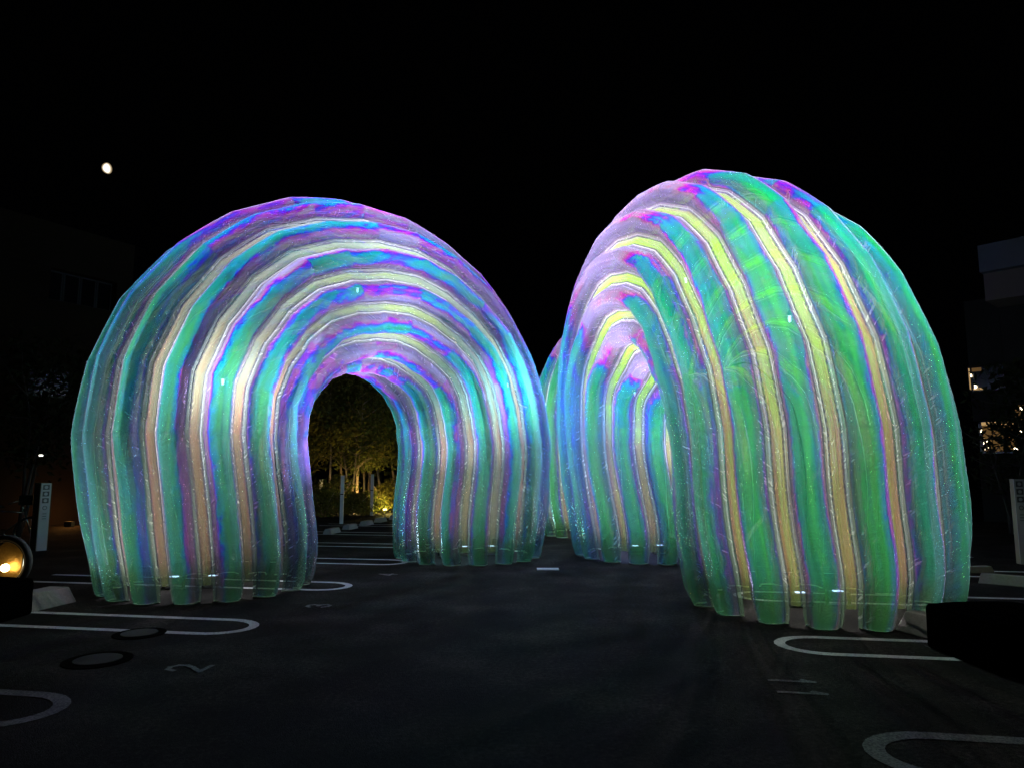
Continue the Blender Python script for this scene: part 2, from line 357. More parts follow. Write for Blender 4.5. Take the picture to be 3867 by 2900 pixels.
# ------------------------------------------------------------------ ground and markings
AX = Vector((.161, .987, 0)).normalized(); PX = Vector((AX.y, -AX.x, 0))      # lot axis and across
g = 300.0
ground = mesh('parking_lot', [(-g, -60, 0), (g, -60, 0), (g, 500, 0), (-g, 500, 0)], [(0, 1, 2, 3)], ASPHALT)
ground['kind'] = 'structure'
def strip_mesh(name, pts, wd, z, mat, closed=False, parent=None):
    V, F = [], []; n = len(pts)
    for i, p in enumerate(pts):
        a = pts[max(i - 1, 0)]; b = pts[min(i + 1, n - 1)]
        t = (b - a); t.normalize(); q = Vector((-t.y, t.x, 0)) * wd / 2
        V += [p + q + Vector((0, 0, z)), p - q + Vector((0, 0, z))]
    F = [(2 * i, 2 * i + 1, 2 * i + 3, 2 * i + 2) for i in range(n - 1)]
    return mesh(name, V, F, mat, parent)
UW, LW = .64, .10
def bay_line(end, sgn, len_top, len_bot, mat=PAINT, w_=LW):
    """rounded double line dividing two bays; end = tip, opens towards sgn*PX"""
    d = PX * sgn; r = UW / 2; c = end + d * (r * 1.25)
    pts = [c + d * len_top + AX * r]
    for k in range(13):
        a = pi / 2 + pi * k / 12
        pts.append(c + AX * (r * sin(a)) + d * (r * 1.25 * cos(a)))
    pts.append(c + d * len_bot - AX * r)
    return strip_mesh('bay_line', pts, w_, .004, mat, parent=ground)
e0 = ground_pt(1518, 2123); e1 = ground_pt(190, 2690)
pitch = 2.556
eL = ground_pt(948, 2370)
for k in range(-1, 6):
    if k == -1:
        bay_line(ground_pt(190, 2690), -1, 4.4, 4.4, PAINT_WORN, .11)
    else:
        bay_line(eL + AX * pitch * k, -1, 4.6, 4.6)
eR = ground_pt(2945, 2430)
bay_line(eR - AX * pitch, 1, 4.5, .22, PAINT_WORN, .12)
for k in range(0, 6):
    bay_line(eR + AX * pitch * k, 1, 4.6, 4.6)
# painted bay numbers: strokes in digit space (x right, y up), 1 high
DIG = {'1': [[(-.12, .78), (.02, 1), (.02, 0)]],
       '2': [[(-.3, .74), (-.2, .95), (.02, 1.0), (.24, .88), (.26, .66), (.1, .42), (-.14, .2), (-.3, .02), (.34, .02)]],
       '3': [[(-.28, .8), (-.12, .98), (.12, .98), (.26, .8), (.2, .58), (0, .52), (.24, .44), (.3, .22), (.12, .02), (-.14, .02), (-.3, .2)]],
       '4': [[(.14, 0), (.14, 1), (-.3, .3), (.34, .3)]]}
def digit(ch, px, py, sgn, hgt=.42, wid=.5):
    c = ground_pt(px, py); V, F = [], []
    up = PX * sgn; rt = Vector((up.y, -up.x, 0))
    for s in DIG[ch]:
        pts = [c + up * ((y - .5) * hgt) + rt * (x * wid) for x, y in s]
        for a, b in zip(pts[:-1], pts[1:]):
            t = (b - a).normalized(); q = Vector((-t.y, t.x, 0)) * .022; e = t * .02
            n = len(V); zz = Vector((0, 0, .004 + .0006 * n / 4))
            V += [a - e + q + zz, a - e - q + zz, b + e - q + zz, b + e + q + zz]; F.append((n, n + 1, n + 2, n + 3))
    return mesh('bay_number', V, F, PAINT_WORN, ground)
digit('2', 710, 2523, -1, .33, .26); digit('3', 1203, 2288, -1, .28, .26); digit('4', 1463, 2169, -1, .27, .26)
digit('1', 2990, 2571, 1, .32, .30); digit('1', 3030, 2616, 1, .32, .30)
MB().box(tuple(ground_pt(2069, 2147, .009)), (.36, .20, .010), 0).build('floor_plate', plain('pale_plate', (.38, .38, .36), .6, 0, 20, .2), ground)
COVER = plain('manhole_iron', (.042, .043, .038), .9, 0, 40, .3, .3, spec=.05)
PATCH = plain('dark_asphalt_patch', (.0062, .0056, .0048), .95, 0, 60, .4, spec=0.0)
for (px, py, r) in ((527, 2392, .17), (369, 2492, .19)):
    p = ground_pt(px, py)
    lbl = 'pale round manhole cover breaking the long painted bay line' if px > 500 else 'pale round manhole cover lying on bare asphalt near the 2'
    t = thing('manhole_cover', lbl, 'manhole cover', (p.x, p.y, 0))
    MB().disc((0, 0, .0085), r, .006, 36).build('lid', COVER, t)
    MB().disc((0, 0, .0), r * 1.45, .0075, 36).build('asphalt_patch', PATCH, t)

# ------------------------------------------------------------------ inflatable arches
NL, KSEG = 16, 13
def make_arch(spec, label, film, strip, seed, zip_angle):
    x0, y0, x1, y1, r0, zc, top, base, lean, r1, foot = spec
    a, b = Vector((x0, y0, 0)), Vector((x1, y1, 0)); D = (b - a).length; u = (b - a) / D; R = D / 2; m = (a + b) / 2
    wv = Vector((-u.y, u.x, 0))
    rng = random.Random(seed)
    root = thing('inflatable_arch', label, 'inflatable arch', m)
    # rows along the sweep: (cx, cz, nx, nz, r, s, panelcoord, crown)
    rows = []; s = 0.0; last = None
    def add(cx, cz, nx, nz, r, P, T):
        nonlocal s, last
        if last is not None: s += sqrt((cx - last[0]) ** 2 + (cz - last[1]) ** 2) + 1e-6
        last = (cx, cz); rows.append((cx, cz, nx, nz, r, s, P, T))
    def kz(z): return base + (1 - base) * sin(min(1, z / 1.0) * pi / 2)
    def pull(z): q = min(1.0, max(0.0, z / zc)); return foot * (1 - q * q * (3 - 2 * q))
    nleg = 22
    zs = [zc * (i / nleg) ** 1.35 for i in range(nleg + 1)]
    for i, z in enumerate(zs[:-1]): add(-R + pull(z), z, -1, 0, r0 * kz(z), .02 + .98 * i / nleg, 0)
    sub = 6; J = []
    for k in range(KSEG + 1):
        t = pi * k / KSEG
        cx, cz = -R * cos(t), zc + top * sin(t); nx, nz = -cos(t) * top, sin(t) * R; l = sqrt(nx * nx + nz * nz)
        q = (1 - cos(t)) / 2
        J.append((cx, cz, nx / l, nz / l, r0 * (1 - q) + r1 * q, sin(t)))
    for k in range(KSEG):
        for j in range(sub):
            f = j / sub
            v = [J[k][i] * (1 - f) + J[k + 1][i] * f for i in range(6)]
            add(v[0], v[1], v[2], v[3], v[4], 1 + k + f, v[5])
    for i, z in enumerate(reversed(zs)):
        add(R - pull(z), z, 1, 0, r1 * kz(z), 1 + KSEG + .98 * i / nleg, 0)
    def surf(row, x, y, jit=0.0):
        """x tangential, y radial offset in cross-section polar frame given as (angle, radius)"""
        cx, cz, nx, nz, r, s_, P, T = row
        dph = .022 * sin(s_ * 1.3 + seed) + .012 * sin(s_ * 3.1 + seed * 2)
        ca, sa = x * cos(dph) - y * sin(dph), x * sin(dph) + y * cos(dph)
        pos = cx + nx * ca; z = cz + nz * ca
        lat = sa + lean * max(0.0, z - .5)
        return u * pos + wv * lat + Vector((0, 0, z))
    h0, a0, TH = .185, .176, radians(104)
    RB = .152; CY = .060; XE = .193
    half_prof = []
    for k in range(6):                        # round body
        th = radians(98) * k / 5; half_prof.append((RB * sin(th), CY + RB * cos(th), .70 * k / 5))
    xb, yb = half_prof[-1][0], half_prof[-1][1]
    for k in range(1, 5):                     # welded lip flaring to the strip
        f = k / 4; half_prof.append((xb + (XE - xb) * f, yb * (1 - f) ** 2 + .012 * sin(pi * f), .70 + .30 * f))
    PROF = [(-x, y, -v) for x, y, v in reversed(half_prof[1:])] + half_prof
    def valley(r): return r - (CY + RB) * (r / 1.5)
    NT = len(PROF) - 1
    for i in range(NL):
        phi = 2 * pi * (i + .5) / NL
        V, uv1, uv2 = [], [], []
        amp = rng.uniform(.94, 1.06); ph1, ph2 = rng.uniform(0, 6), rng.uniform(0, 6)
        for ri, row in enumerate(rows):
            cx, cz, nx, nz, r, s_, P, T = row
            sc = r / 1.5; rv = valley(r)
            hz = max(0.0, row[1])
            end = 1.0
            if cz < .16 and abs(nz) < .01: end = .86 + .14 * sqrt(max(0, cz) / .16)
            puff = 1 + .035 * sin(pi * (P % 1)) if 1 < P < 1 + KSEG else 1.0
            wob = 1 + .05 * sin(s_ * 2.1 + ph1) + .03 * sin(s_ * 5.3 + ph2)
            for k in range(NT + 1):
                xp, yp, vp = PROF[k]
                xx = xp * sc * (1 + .03 * sin(s_ * 3 + ph2) * (abs(vp) < .72)) * end
                yy = yp * sc * amp * puff * wob * end
                if cz < .16 and abs(nz) < .01: yy -= (1 - end) * .12
                rr = rv + yy
                X = rr * cos(phi) - xx * sin(phi); Y = rr * sin(phi) + xx * cos(phi)
                V.append(surf(row, X, Y)); uv1.append((s_, vp)); uv2.append((P, T))
        n = NT + 1
        F = [(q * n + k, q * n + k + 1, (q + 1) * n + k + 1, (q + 1) * n + k) for q in range(len(rows) - 1) for k in range(NT)]
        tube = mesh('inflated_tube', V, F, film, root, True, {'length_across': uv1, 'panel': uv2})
        # hem welded round each foot of the tube
        for row in (rows[0], rows[-1]):
            rI = 0 if row is rows[0] else (len(rows) - 1) * n
            pts = [V[rI + k] + Vector((0, 0, .008)) for k in range(n)]
            MB().tube(pts, .010, 5).build('foot_hem', HEM, tube, True)
    for i in range(NL):
        phi = 2 * pi * i / NL
        V, uv1, uv2 = [], [], []
        lo = 4; sel = rows[lo:len(rows) - lo]
        # angular half width so that the strip meets the tubes on both sides
        for row in sel:
            cx, cz, nx, nz, r, s_, P, T = row
            rv = valley(r); sc = r / 1.5
            half = pi / NL * rv - XE * sc + .002
            half = max(.03, half)
            for k in range(5):
                v = -1 + k / 2
                xx = half * v; rr = rv + .012 * (1 - v * v) + .004
                X = rr * cos(phi) - xx * sin(phi); Y = rr * sin(phi) + xx * cos(phi)
                V.append(surf(row, X, Y)); uv1.append((s_, v)); uv2.append((P, T))
        n = 5
        F = [(q * n + k, q * n + k + 1, (q + 1) * n + k + 1, (q + 1) * n + k) for q in range(len(sel) - 1) for k in range(4)]
        mesh('seam_strip', V, F, strip, root, True, {'length_across': uv1, 'panel': uv2})
    # dark zip running along one seam
    phi = 2 * pi * zip_angle / NL; pts = []
    for row in rows[6:-4:2]:
        rr = valley(row[4]) + .05; pts.append(surf(row, rr * cos(phi), rr * sin(phi)))
    MB().tube(pts, .012, 6).build('zip', BLACKP, root, True)
    return root, a, b, r0, r1, u
HEM = plain('clear_vinyl_hem', (.35, .42, .28), .2)
def floodlight(x, y, rz, energy, size, label, tilt=(0, 0), aim=None, blend=1.0, col=(.62, .80, 1.0), rad=.07):
    t = thing('floodlight', label, 'floodlight', (x, y, 0), rz, 'floodlights inside the arches')
    o = MB().box((0, 0, .12), (.24, .18, .09)).build('housing', DARKM, t); bevel(o, .012)
    for sx in (-1, 1): MB().box((sx * .135, 0, .09), (.02, .05, .18)).build('bracket', DARKM, t)
    MB().box((0, 0, .006), (.30, .12, .012)).build('foot_plate', DARKM, t)
    o = MB().box((0, 0, .168), (.11, .07, .008)).build('lens', LED, t)
    ld = bpy.data.lights.new('beam', 'SPOT'); ld.energy = energy; ld.spot_size = radians(size); ld.spot_blend = blend
    ld.color = col; ld.shadow_soft_size = rad
    lo = bpy.data.objects.new('beam', ld); C.objects.link(lo); lo.parent = t
    lo.location = (0, 0, .26); lo.rotation_euler = Vector(aim).to_track_quat('-Z', 'Y').to_euler() if aim else (pi + tilt[0], tilt[1], 0)
    return t
A1 = (-4.44, 9.81, -.65, 13.55, 1.52, 2.10, 2.67, .93, .06, 1.50, .25)
A2 = (3.74, 8.58, 2.65, 13.68, 1.66, 2.08, 2.51, .92, .08, 1.60, .12)
A3 = (2.0, 17.7, 5.0, 21.8, 1.5, 2.0, 2.65, .9, .05, 1.5, .15)
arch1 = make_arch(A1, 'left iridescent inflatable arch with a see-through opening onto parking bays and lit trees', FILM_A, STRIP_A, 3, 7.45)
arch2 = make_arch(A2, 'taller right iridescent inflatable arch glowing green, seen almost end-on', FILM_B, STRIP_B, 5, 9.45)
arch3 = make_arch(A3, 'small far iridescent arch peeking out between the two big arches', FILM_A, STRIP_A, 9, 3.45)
def lights_for(arch, names, e0_, e1_, cols):
    root, a, b, r0, r1, u = arch
    for p, e, nm, s in ((a, e0_, names[0], 1), (b, e1_, names[1], -1)):
        ang = math.atan2(u.y, u.x)
        # one broad and one narrower flood in each leg
        q = p + Vector((-.25, 0, 0)); floodlight(q.x, q.y, 0, e * .16, 168, nm[0], col=cols[0], tilt=(.30, 0))
        q = p + Vector((.25, .1, 0)); floodlight(q.x, q.y, 0, e * 2.2, 70, nm[1], col=cols[1], aim=(u.x * s * .30, u.y * s * .30, 1))
E1 = 2300
lights_for(arch1, (('left floodlight of the pair inside the near leg of the left arch', 'right floodlight of the pair inside the near leg of the left arch'),
                   ('left floodlight of the pair inside the far leg of the left arch', 'right floodlight of the pair inside the far leg of the left arch')), E1, E1, ((.95, 1.0, .86), (.70, .70, 1.0)))
lights_for(arch2, (('left floodlight of the pair inside the near leg of the right arch', 'right floodlight of the pair inside the near leg of the right arch'),
                   ('left floodlight of the pair inside the far leg of the right arch', 'right floodlight of the pair inside the far leg of the right arch')), E1, E1, ((.95, 1.0, .84), (.74, .78, 1.0)))
lights_for(arch3, (('left floodlight of the pair inside the near leg of the far arch', 'right floodlight of the pair inside the near leg of the far arch'),
                   ('left floodlight of the pair inside the far leg of the far arch', 'right floodlight of the pair inside the far leg of the far arch')), E1, E1, ((.95, 1.0, .86), (.70, .70, 1.0)))

def hung_lamp(spec, frac, z, e, col, label, side=0.0):
    """lamp added inside an arch to even its glow, hung on a cord near the centre line; frac 0 = near leg axis, 1 = far leg axis"""
    x0, y0, x1, y1 = spec[:4]
    u = Vector((x1 - x0, y1 - y0, 0)).normalized(); wv = Vector((-u.y, u.x, 0))
    p = Vector((x0 + (x1 - x0) * frac, y0 + (y1 - y0) * frac, z)) + wv * (spec[8] * (z - .5) + side)
    t = thing('added_hanging_lamp', label, 'lamp', tuple(p), 0, 'lamps hung inside the arches')
    MB().tube([(0, 0, .06), (0, 0, .13)], [.035, .02], 12).build('housing', DARKM, t)
    MB().tube([(0, 0, .13), (.01, 0, .6), (0, .01, 1.0)], .004, 5).build('cord', BLACKP, t)
    MB().tube([(0, 0, -.02), (0, 0, .0), (0, 0, .06)], [.01, .018, .018], 12).build('bulb', LED, t, True)
    point((0, 0, -.1), e * 2.05, col, .03, t, 'bulb_light')  # added point light that evens out the glow inside the arch
hung_lamp(A1, 0.0, 2.8, 150, (.80, .86, 1.0), 'white lamp hung halfway up inside the near leg of the left arch', -.85)
hung_lamp(A1, 0.5, 4.75, 400, (.74, .76, 1.0), 'cool white lamp hung at the crown of the left arch')
hung_lamp(A1, 1.0, 3.2, 330, (.34, .72, 1.0), 'bright blue-white lamp hung inside the far leg of the left arch', -.98)
hung_lamp(A2, 0.0, 3.5, 240, (.85, .97, .92), 'white lamp added halfway up inside the near leg of the right arch to even its glow')
hung_lamp(A2, 0.5, 4.7, 430, (.94, .84, 1.0), 'pinkish white lamp hung at the crown of the right arch')
hung_lamp(A2, 1.0, 3.1, 560, (.26, .38, 1.0), 'added blue lamp inside the far leg of the right arch')
hung_lamp(A3, 0.0, 3.0, 260, (.85, 1.0, .92), 'added white lamp inside the near leg of the far arch')
hung_lamp(A3, 0.5, 4.7, 300, (.85, .95, 1.0), 'added white lamp at the crown of the far arch')

# ------------------------------------------------------------------ moon
mp = Vector((0, 0, CAM_H)) + MOON_DIR * 900
bm = bmesh.new(); bmesh.ops.create_icosphere(bm, subdivisions=3, radius=6.0)
for v in bm.verts:
    if v.co.x > 0: v.co.x *= .62
me = bpy.data.meshes.new('moon'); bm.to_mesh(me); bm.free(); me.materials.append(moon_mat())
mo = bpy.data.objects.new('moon', me); C.objects.link(mo); mo.location = mp
me.polygons.foreach_set('use_smooth', [True] * len(me.polygons))
tag(mo, 'bright gibbous moon high in the black sky above the left arch', 'moon')

# ------------------------------------------------------------------ wheel stops, boxes, posts
axr = math.atan2(AX.y, AX.x)
def wheel_stop(p, label, ln=.62, wd=.16, ht=.12, rot=axr, group='concrete wheel stops'):
    o = MB().box((0, 0, ht / 2), (ln, wd, ht), 0, (.9, .62)).build('wheel_stop', CONC); bevel(o, .01)
    o.location = (p.x, p.y, 0); o.rotation_euler = (0, 0, rot)
    return tag(o, label, 'wheel stop', group)
lbl = ['nearest pale wheel stop seen through the left arch opening', 'second nearest wheel stop seen through the left arch opening',
       'third wheel stop in the receding row inside the left arch opening', 'fourth wheel stop in the receding row, below the bright bush',
       'farthest wheel stop in the row, touching the far leg of the left arch']
for (px, py), l in zip(((1254, 2006), (1322, 1990), (1384, 1975), (1437, 1963), (1492, 1953)), lbl):
    wheel_stop(ground_pt(px, py + 6), l, .62, .24, .13, axr)
p = ground_pt(235, 2278)
wheel_stop(Vector((-5.74, 8.45, 0)), 'large pale concrete kerb block beside the near leg of the left arch', .95, .44, .19, axr)
wheel_stop(Vector((4.35, 6.9, 0)), 'concrete kerb block lit green behind the right black box', 1.1, .5, .2, pi / 2 + .3)
wheel_stop(ground_pt(3815, 2208), 'pale wheel stop at the right edge beyond the right arch', .75, .2, .14, radians(-38))
wheel_stop(ground_pt(3690, 2160), 'small dark wheel stop half hidden by the base of the right arch', .5, .18, .1, radians(10))
def black_box(x, y, rot, label):
    t = thing('blower_box', label, 'blower box', (x, y, 0), rot)
    o = MB().box((0, 0, .2), (.92, .92, .4), 0, (.99, .99)).build('body', BLACKP, t); bevel(o, .04, 3)
    V, F = [], []                               # slightly domed lid
    n = 16
    for i in range(n + 1):
        for j in range(n + 1):
            a, b = -1 + 2 * i / n, -1 + 2 * j / n
            V.append((a * .45, b * .45, .401 + .05 * (1 - a ** 4) * (1 - b ** 4)))
    F = [(i * (n + 1) + j, i * (n + 1) + j + 1, (i + 1) * (n + 1) + j + 1, (i + 1) * (n + 1) + j) for i in range(n) for j in range(n)]
    mesh('lid', V, F, BLACKP, t, True)
    o = MB().box((0, -.468, .3), (.22, .012, .03)).build('handle', DARKM, t)
    return t
pr = ground_pt(3505, 2445); pl = ground_pt(138, 2316)
black_box(pr.x + .47, pr.y - .42, .04, 'low black box in front of the right arch near leg')
black_box(pl.x - .50, pl.y - .46, -.02, 'low black box at the left edge beside the pale kerb block')
# thin pale edging strip at the foot of the right box
a = ground_pt(3492, 2438); b = ground_pt(3690, 2516)
o = strip_mesh('floor_edging', [a, b], .012, .006, PAINT_WORN, parent=ground)

def post(px, pytop, pybase, label, wd=.1):
    p = ground_pt(px, pybase); top = at_depth(px, pytop, p.y).z
    t = thing('white_post', label, 'post', (p.x, p.y, 0), 0, 'white posts along the lot edge')
    o = MB().box((0, 0, top / 2), (wd, .08, top)).build('shaft', WHITEP, t); bevel(o, .008)
    MB().box((0, 0, top + .012), (wd + .02, .1, .02)).build('cap', WHITEP, t)
    MB().box((0, -.045, top * .62), (wd * .9, .01, .03)).build('clip', DARKM, t)
post(1289, 1797, 1976, 'nearer white post left of the glowing tree trunks')
post(1403, 1792, 1945, 'farther white post right of the glowing tree trunks')
post(1209, 1812, 1930, 'dim grey post at the left edge of the arch opening')

def sign_pillar(x, y, h, wd, dp, rot, label, faces):
    t = thing('sign_pillar', label, 'sign post', (x, y, 0), rot)
    o = MB().box((0, 0, h / 2), (wd, dp, h)).build('pillar', PILLAR, t)
    MB().box((0, -dp / 2 - .006, h / 2), (wd * faces, .01, h - .004)).build('sign_face', SIGNW, t)
    yf = -dp / 2 - .013
    for k in range(3):
        z = h - .085 - k * .135
        MB().box((0, yf, z), (wd * faces * .66, .003, .10)).build('pictogram', SIGND, t)
        MB().disc((0, yf - .004, z), wd * faces * .18, .002, 14, 'y').build('pictogram_mark', SIGNG, t)
    MB().ring((0, yf, h - .50), wd * faces * .2, .006, 16, 5).build('emblem_ring', SIGND, t)
    MB().box((0, yf, h - .68), (wd * faces * .55, .003, .2)).build('text_block', SIGNG, t)
    for k in range(3): MB().box((0, yf - .003, h - .62 - k * .05), (wd * faces * .4, .002, .012)).build('text_line', SIGND, t)
    return t
p = ground_pt(140, 2078)
sign_pillar(p.x - .05, p.y + .1, 1.36, .20, .34, radians(52), 'tan sign pillar with pictogram panel in front of the parked bicycles', .9)
p = ground_pt(3864, 2130)
sign_pillar(p.x + .07, p.y + .08, 1.47, .17, .12, radians(-8), 'narrow white sign post with three dark squares at the right edge', 1.0)

# ------------------------------------------------------------------ round lamp at left edge
p = at_depth(18, 2122, 8.15)
t = thing('round_lamp', 'round black rimmed lamp with warm glow at the left edge behind the black box', 'lamp', (p.x, p.y, p.z))
MB().ring((0, 0, 0), .275, .04, 44, 10).build('rim', RUBBER, t, True)
MB().ring((0, -.02, 0), .238, .006, 44, 6).build('bright_bezel', STEEL, t, True)
MB().disc((0, .12, 0), .235, .01, 36, 'y').build('reflector', plain('brass_reflector', (.30, .19, .05), .35, .7, 9, .6, .8), t)
mb = MB(); mb.disc((-.03, .04, -.07), .045, .03, 14, 'y'); mb.build('bulb', WARM, t)
MB().box((0, .05, -.34), (.08, .08, .2)).build('stand', BLACKP, t)
MB().box((0.19, .03, -.02), (.012, .02, .26)).build('divider', STEEL, t)
point((-.03, -.03, -.07), .6, (1, .7, .3), .04, t)

cp = [ground_pt(px, py) + Vector((0, 0, z)) for px, py, z in ((1628, 2112, .012), (1634, 2104, .1), (1642, 2098, .17), (1652, 2100, .1), (1660, 2108, .02), (1672, 2110, .012), (1700, 2113, .012))]
o = MB().tube(cp, .012, 6).build('power_cable', BLACKP, None, True)
tag(o, 'short black cable curling out from the foot of the far leg of the left arch', 'cable')
# ------------------------------------------------------------------ bicycles
def bicycle(loc, rz, label):
    t = thing('bicycle', label, 'bicycle', loc, rz, 'parked bicycles')
    for x in (-.52, .52):
        w_ = bpy.data.objects.new('wheel', None); C.objects.link(w_); w_.parent = t; w_.location = (x, 0, .33)
        MB().ring((0, 0, 0), .315, .018, 36, 8).build('tyre', RUBBER, w_, True)
        MB().ring((0, 0, 0), .29, .008, 36, 6).build('rim', STEEL, w_, True)
        sp = MB()
        for k in range(12):
            a = 2 * pi * k / 12; sp.tube([(0, 0, 0), (.288 * cos(a), 0, .288 * sin(a))], .0015, 4)
        sp.build('spokes', STEEL, w_)
    f = MB()
    S_, B_, H_ = (-.15, 0, .78), (-.05, 0, .28), (.36, 0, .82)
    for pa, pb in ((S_, B_), (B_, (.38, 0, .62)), (S_, (.36, 0, .74)), (B_, (-.52, 0, .33)), (S_, (-.52, 0, .33)), (H_, (.52, 0, .33))):
        f.tube([pa, pb], .015, 8)
    f.build('frame', STEEL, t, True)
    MB().tube([(.34, 0, .8), (.32, 0, .95)], .012, 8).build('stem', STEEL, t)
    MB().tube([(.18, -.27, .93), (.33, -.24, .98), (.35, 0, .96), (.33, .24, .98), (.18, .27, .93)], .012, 8).build('handlebar', STEEL, t, True)
    MB().tube([(-.32, 0, .87), (-.25, 0, .88), (-.1, 0, .87), (-.02, 0, .86)], [.06, .07, .04, .02], 8).build('saddle', RUBBER, t, True)
    MB().ring((-.05, 0, .28), .09, .008, 20, 5).build('chainring', STEEL, t, True)
    MB().box((.45, 0, 1.0), (.26, .3, .2)).build('basket', DARKM, t)
    return t
bicycle((-10.6, 14.6, 0), radians(10), 'dark bicycle parked just right of the tan sign pillar')
bicycle((-11.6, 14.1, 0), radians(-6), 'dark bicycle parked left of the tan sign pillar')

# ------------------------------------------------------------------ trees and shrubs behind the opening
def leaves(n, gen, sz, seed):
    r = random.Random(seed); V, F = [], []
    for _ in range(n):
        c = gen(r); a = Vector((r.gauss(0, 1), r.gauss(0, 1), r.gauss(0, 1))).normalized()
        b = a.orthogonal().normalized(); b.rotate(Matrix.Rotation(r.uniform(0, 6.28), 3, a)); k = sz * r.uniform(.6, 1.4)
        c2 = a.cross(b); i = len(V)
        V += [c - b * k, c + c2 * k * .45 + a * k * .15, c + b * k, c - c2 * k * .45 + a * k * .15]; F.append((i, i + 1, i + 2, i + 3))
    return V, F
def tree(x, y, h, cr, label, seed, n=1500, mat=LEAF, sz=.09, lean=0.0, stems=3, zlow=.35, group='trees behind the parking bays'):
    r = random.Random(seed); t = thing('tree', label, 'tree', (x, y, 0), 0, group)
    tr = MB(); tips = []
    for s in range(stems):
        a = r.uniform(0, 6.28); q = Vector((cos(a), sin(a), 0)) * .12 * (stems > 1); pts = [q.copy()]
        d = Vector((cos(a) * .12 + lean, sin(a) * .12, 1))
        for k in range(7):
            d += Vector((r.gauss(0, .07), r.gauss(0, .07), 0)); pts.append(pts[-1] + d.normalized() * h * .13)
        tr.tube(pts, [.05 * (1 - k / 9) * (h / 4) ** .5 for k in range(8)], 7)
        for k in range(3, 8):
            for _ in range(3):
                a = r.uniform(0, 6.28); e = Vector((cos(a), sin(a), r.uniform(.1, .9))).normalized()
                mid = pts[k] + e * cr * r.uniform(.25, .5); tip = mid + (e + Vector((0, 0, r.uniform(-.2, .4)))) * cr * r.uniform(.25, .5)
                tr.tube([pts[k], mid, tip], [.018, .011, .005], 5); tips += [mid, tip, (mid + tip) / 2]
    tr.build('trunk', BARKD if mat is LEAFD else BARK, t, True)
    def gen(rr):
        c = rr.choice(tips); return c + Vector((rr.gauss(0, .22), rr.gauss(0, .22), rr.gauss(0, .16))) * (cr / 1.2)
    V, F = leaves(n, gen, sz, seed + 1); mesh('crown', V, F, mat, t)
    return t
def shrub(x, y, h, rx, label, seed, n=1200, mat=LEAF, sz=.05, group='shrubs along the lot edge'):
    t = thing('shrub', label, 'shrub', (x, y, 0), 0, group)
    st = MB(); r = random.Random(seed)
    for k in range(7):
        a = r.uniform(0, 6.28); st.tube([(0, 0, 0), (cos(a) * rx * .3, sin(a) * rx * .3, h * .5), (cos(a) * rx * .6, sin(a) * rx * .6, h * .85)], [.02, .012, .005], 5)
    st.build('stems', BARK, t)
    def gen(rr):
        a = rr.uniform(0, 6.28); q = rr.random() ** .4; e = rr.uniform(0, pi / 2)
        return Vector((cos(a) * cos(e) * rx * q, sin(a) * cos(e) * rx * q, h * (.08 + .92 * sin(e) * q))) + Vector((rr.gauss(0, .07),) * 3)
    V, F = leaves(n, gen, sz, seed); mesh('foliage', V, F, mat, t)
    return t
TR = [(1333, 27.0, 4.2, 1.3, 'slender lit tree just right of the nearer white post'), (1358, 27.4, 4.6, 1.5, 'brightest multi stemmed tree between the two white posts'),
      (1388, 28.2, 4.4, 1.3, 'thin tree against the farther white post'), (1240, 27.5, 5.2, 1.8, 'dark leafy tree at the left side of the arch opening'),
      (1455, 29.0, 5.5, 1.9, 'leafy tree above the bright yellow bush'), (1290, 31.0, 7.5, 2.4, 'tall dim tree high behind the nearer white post'),
      (1395, 32.0, 8.0, 2.6, 'tallest dim tree filling the top of the arch opening'), (1500, 33.0, 6.5, 2.2, 'dim tree partly hidden by the far leg of the left arch')]
for i, (px, Y, h, cr, l) in enumerate(TR):
    p = at_depth(px, 1770, Y)
    tree(p.x, Y, h, cr, l, 40 + i, 6500 if h > 5 else 2600, (LEAF, LEAF2)[i % 2], .10 if h > 5 else .075, 0, 2 if i < 3 else 1)
SH = [(1225, 24.5, 1.0, .9, 'low grassy shrub at the foot of the dim grey post'), (1330, 25.0, .8, 1.0, 'low dark shrub between the two white posts'),
      (1375, 25.5, .75, .9, 'low dark shrub at the foot of the farther white post'), (1458, 27.0, 1.15, .75, 'bright yellow lit bush near the far leg of the left arch'),
      (1270, 26.0, 1.4, 1.1, 'dark bush behind the nearer white post'), (1515, 28.0, 1.4, 1.1, 'dark bush behind the far leg of the left arch')]
for i, (px, Y, h, rx, l) in enumerate(SH):
    p = at_depth(px, 1770, Y); shrub(p.x, Y, h, rx, l, 70 + i, 1500, (LEAF, LEAF2)[i % 2], .06)
def uplight(px, Y, e, label, z=.12, col=(1, .68, .25), spot=False, tilt=0.0):
    p = at_depth(px, 1770, Y)
    t = thing('garden_uplight', label, 'garden light', (p.x, Y, 0), 0, 'garden uplights')
    MB().tube([(0, 0, 0), (0, 0, z)], .05, 12).build('housing', DARKM, t)
    bm_ = MB().disc((0, 0, z + .005), .06, .05, 14).build('lens', WARM, t)
    point((0, 0, z + .16), e, col, .05, t)
    return t
uplight(1335, 26.7, 150, 'warm garden uplight at the foot of the slender trees')
uplight(1457, 26.0, 110, 'warm garden uplight inside the yellow bush', col=(1, .8, .2))
uplight(1380, 30.0, 90, 'warm garden uplight behind the farther white post')
gb = [(p_, 0) for p_ in ()]
V, F = leaves(5000, lambda r: Vector((r.uniform(-16, 9), r.uniform(38, 44), r.random() ** .7 * 6.5)), .22, 5)
o = mesh('distant_foliage', V, F, LEAF); o['kind'] = 'stuff'

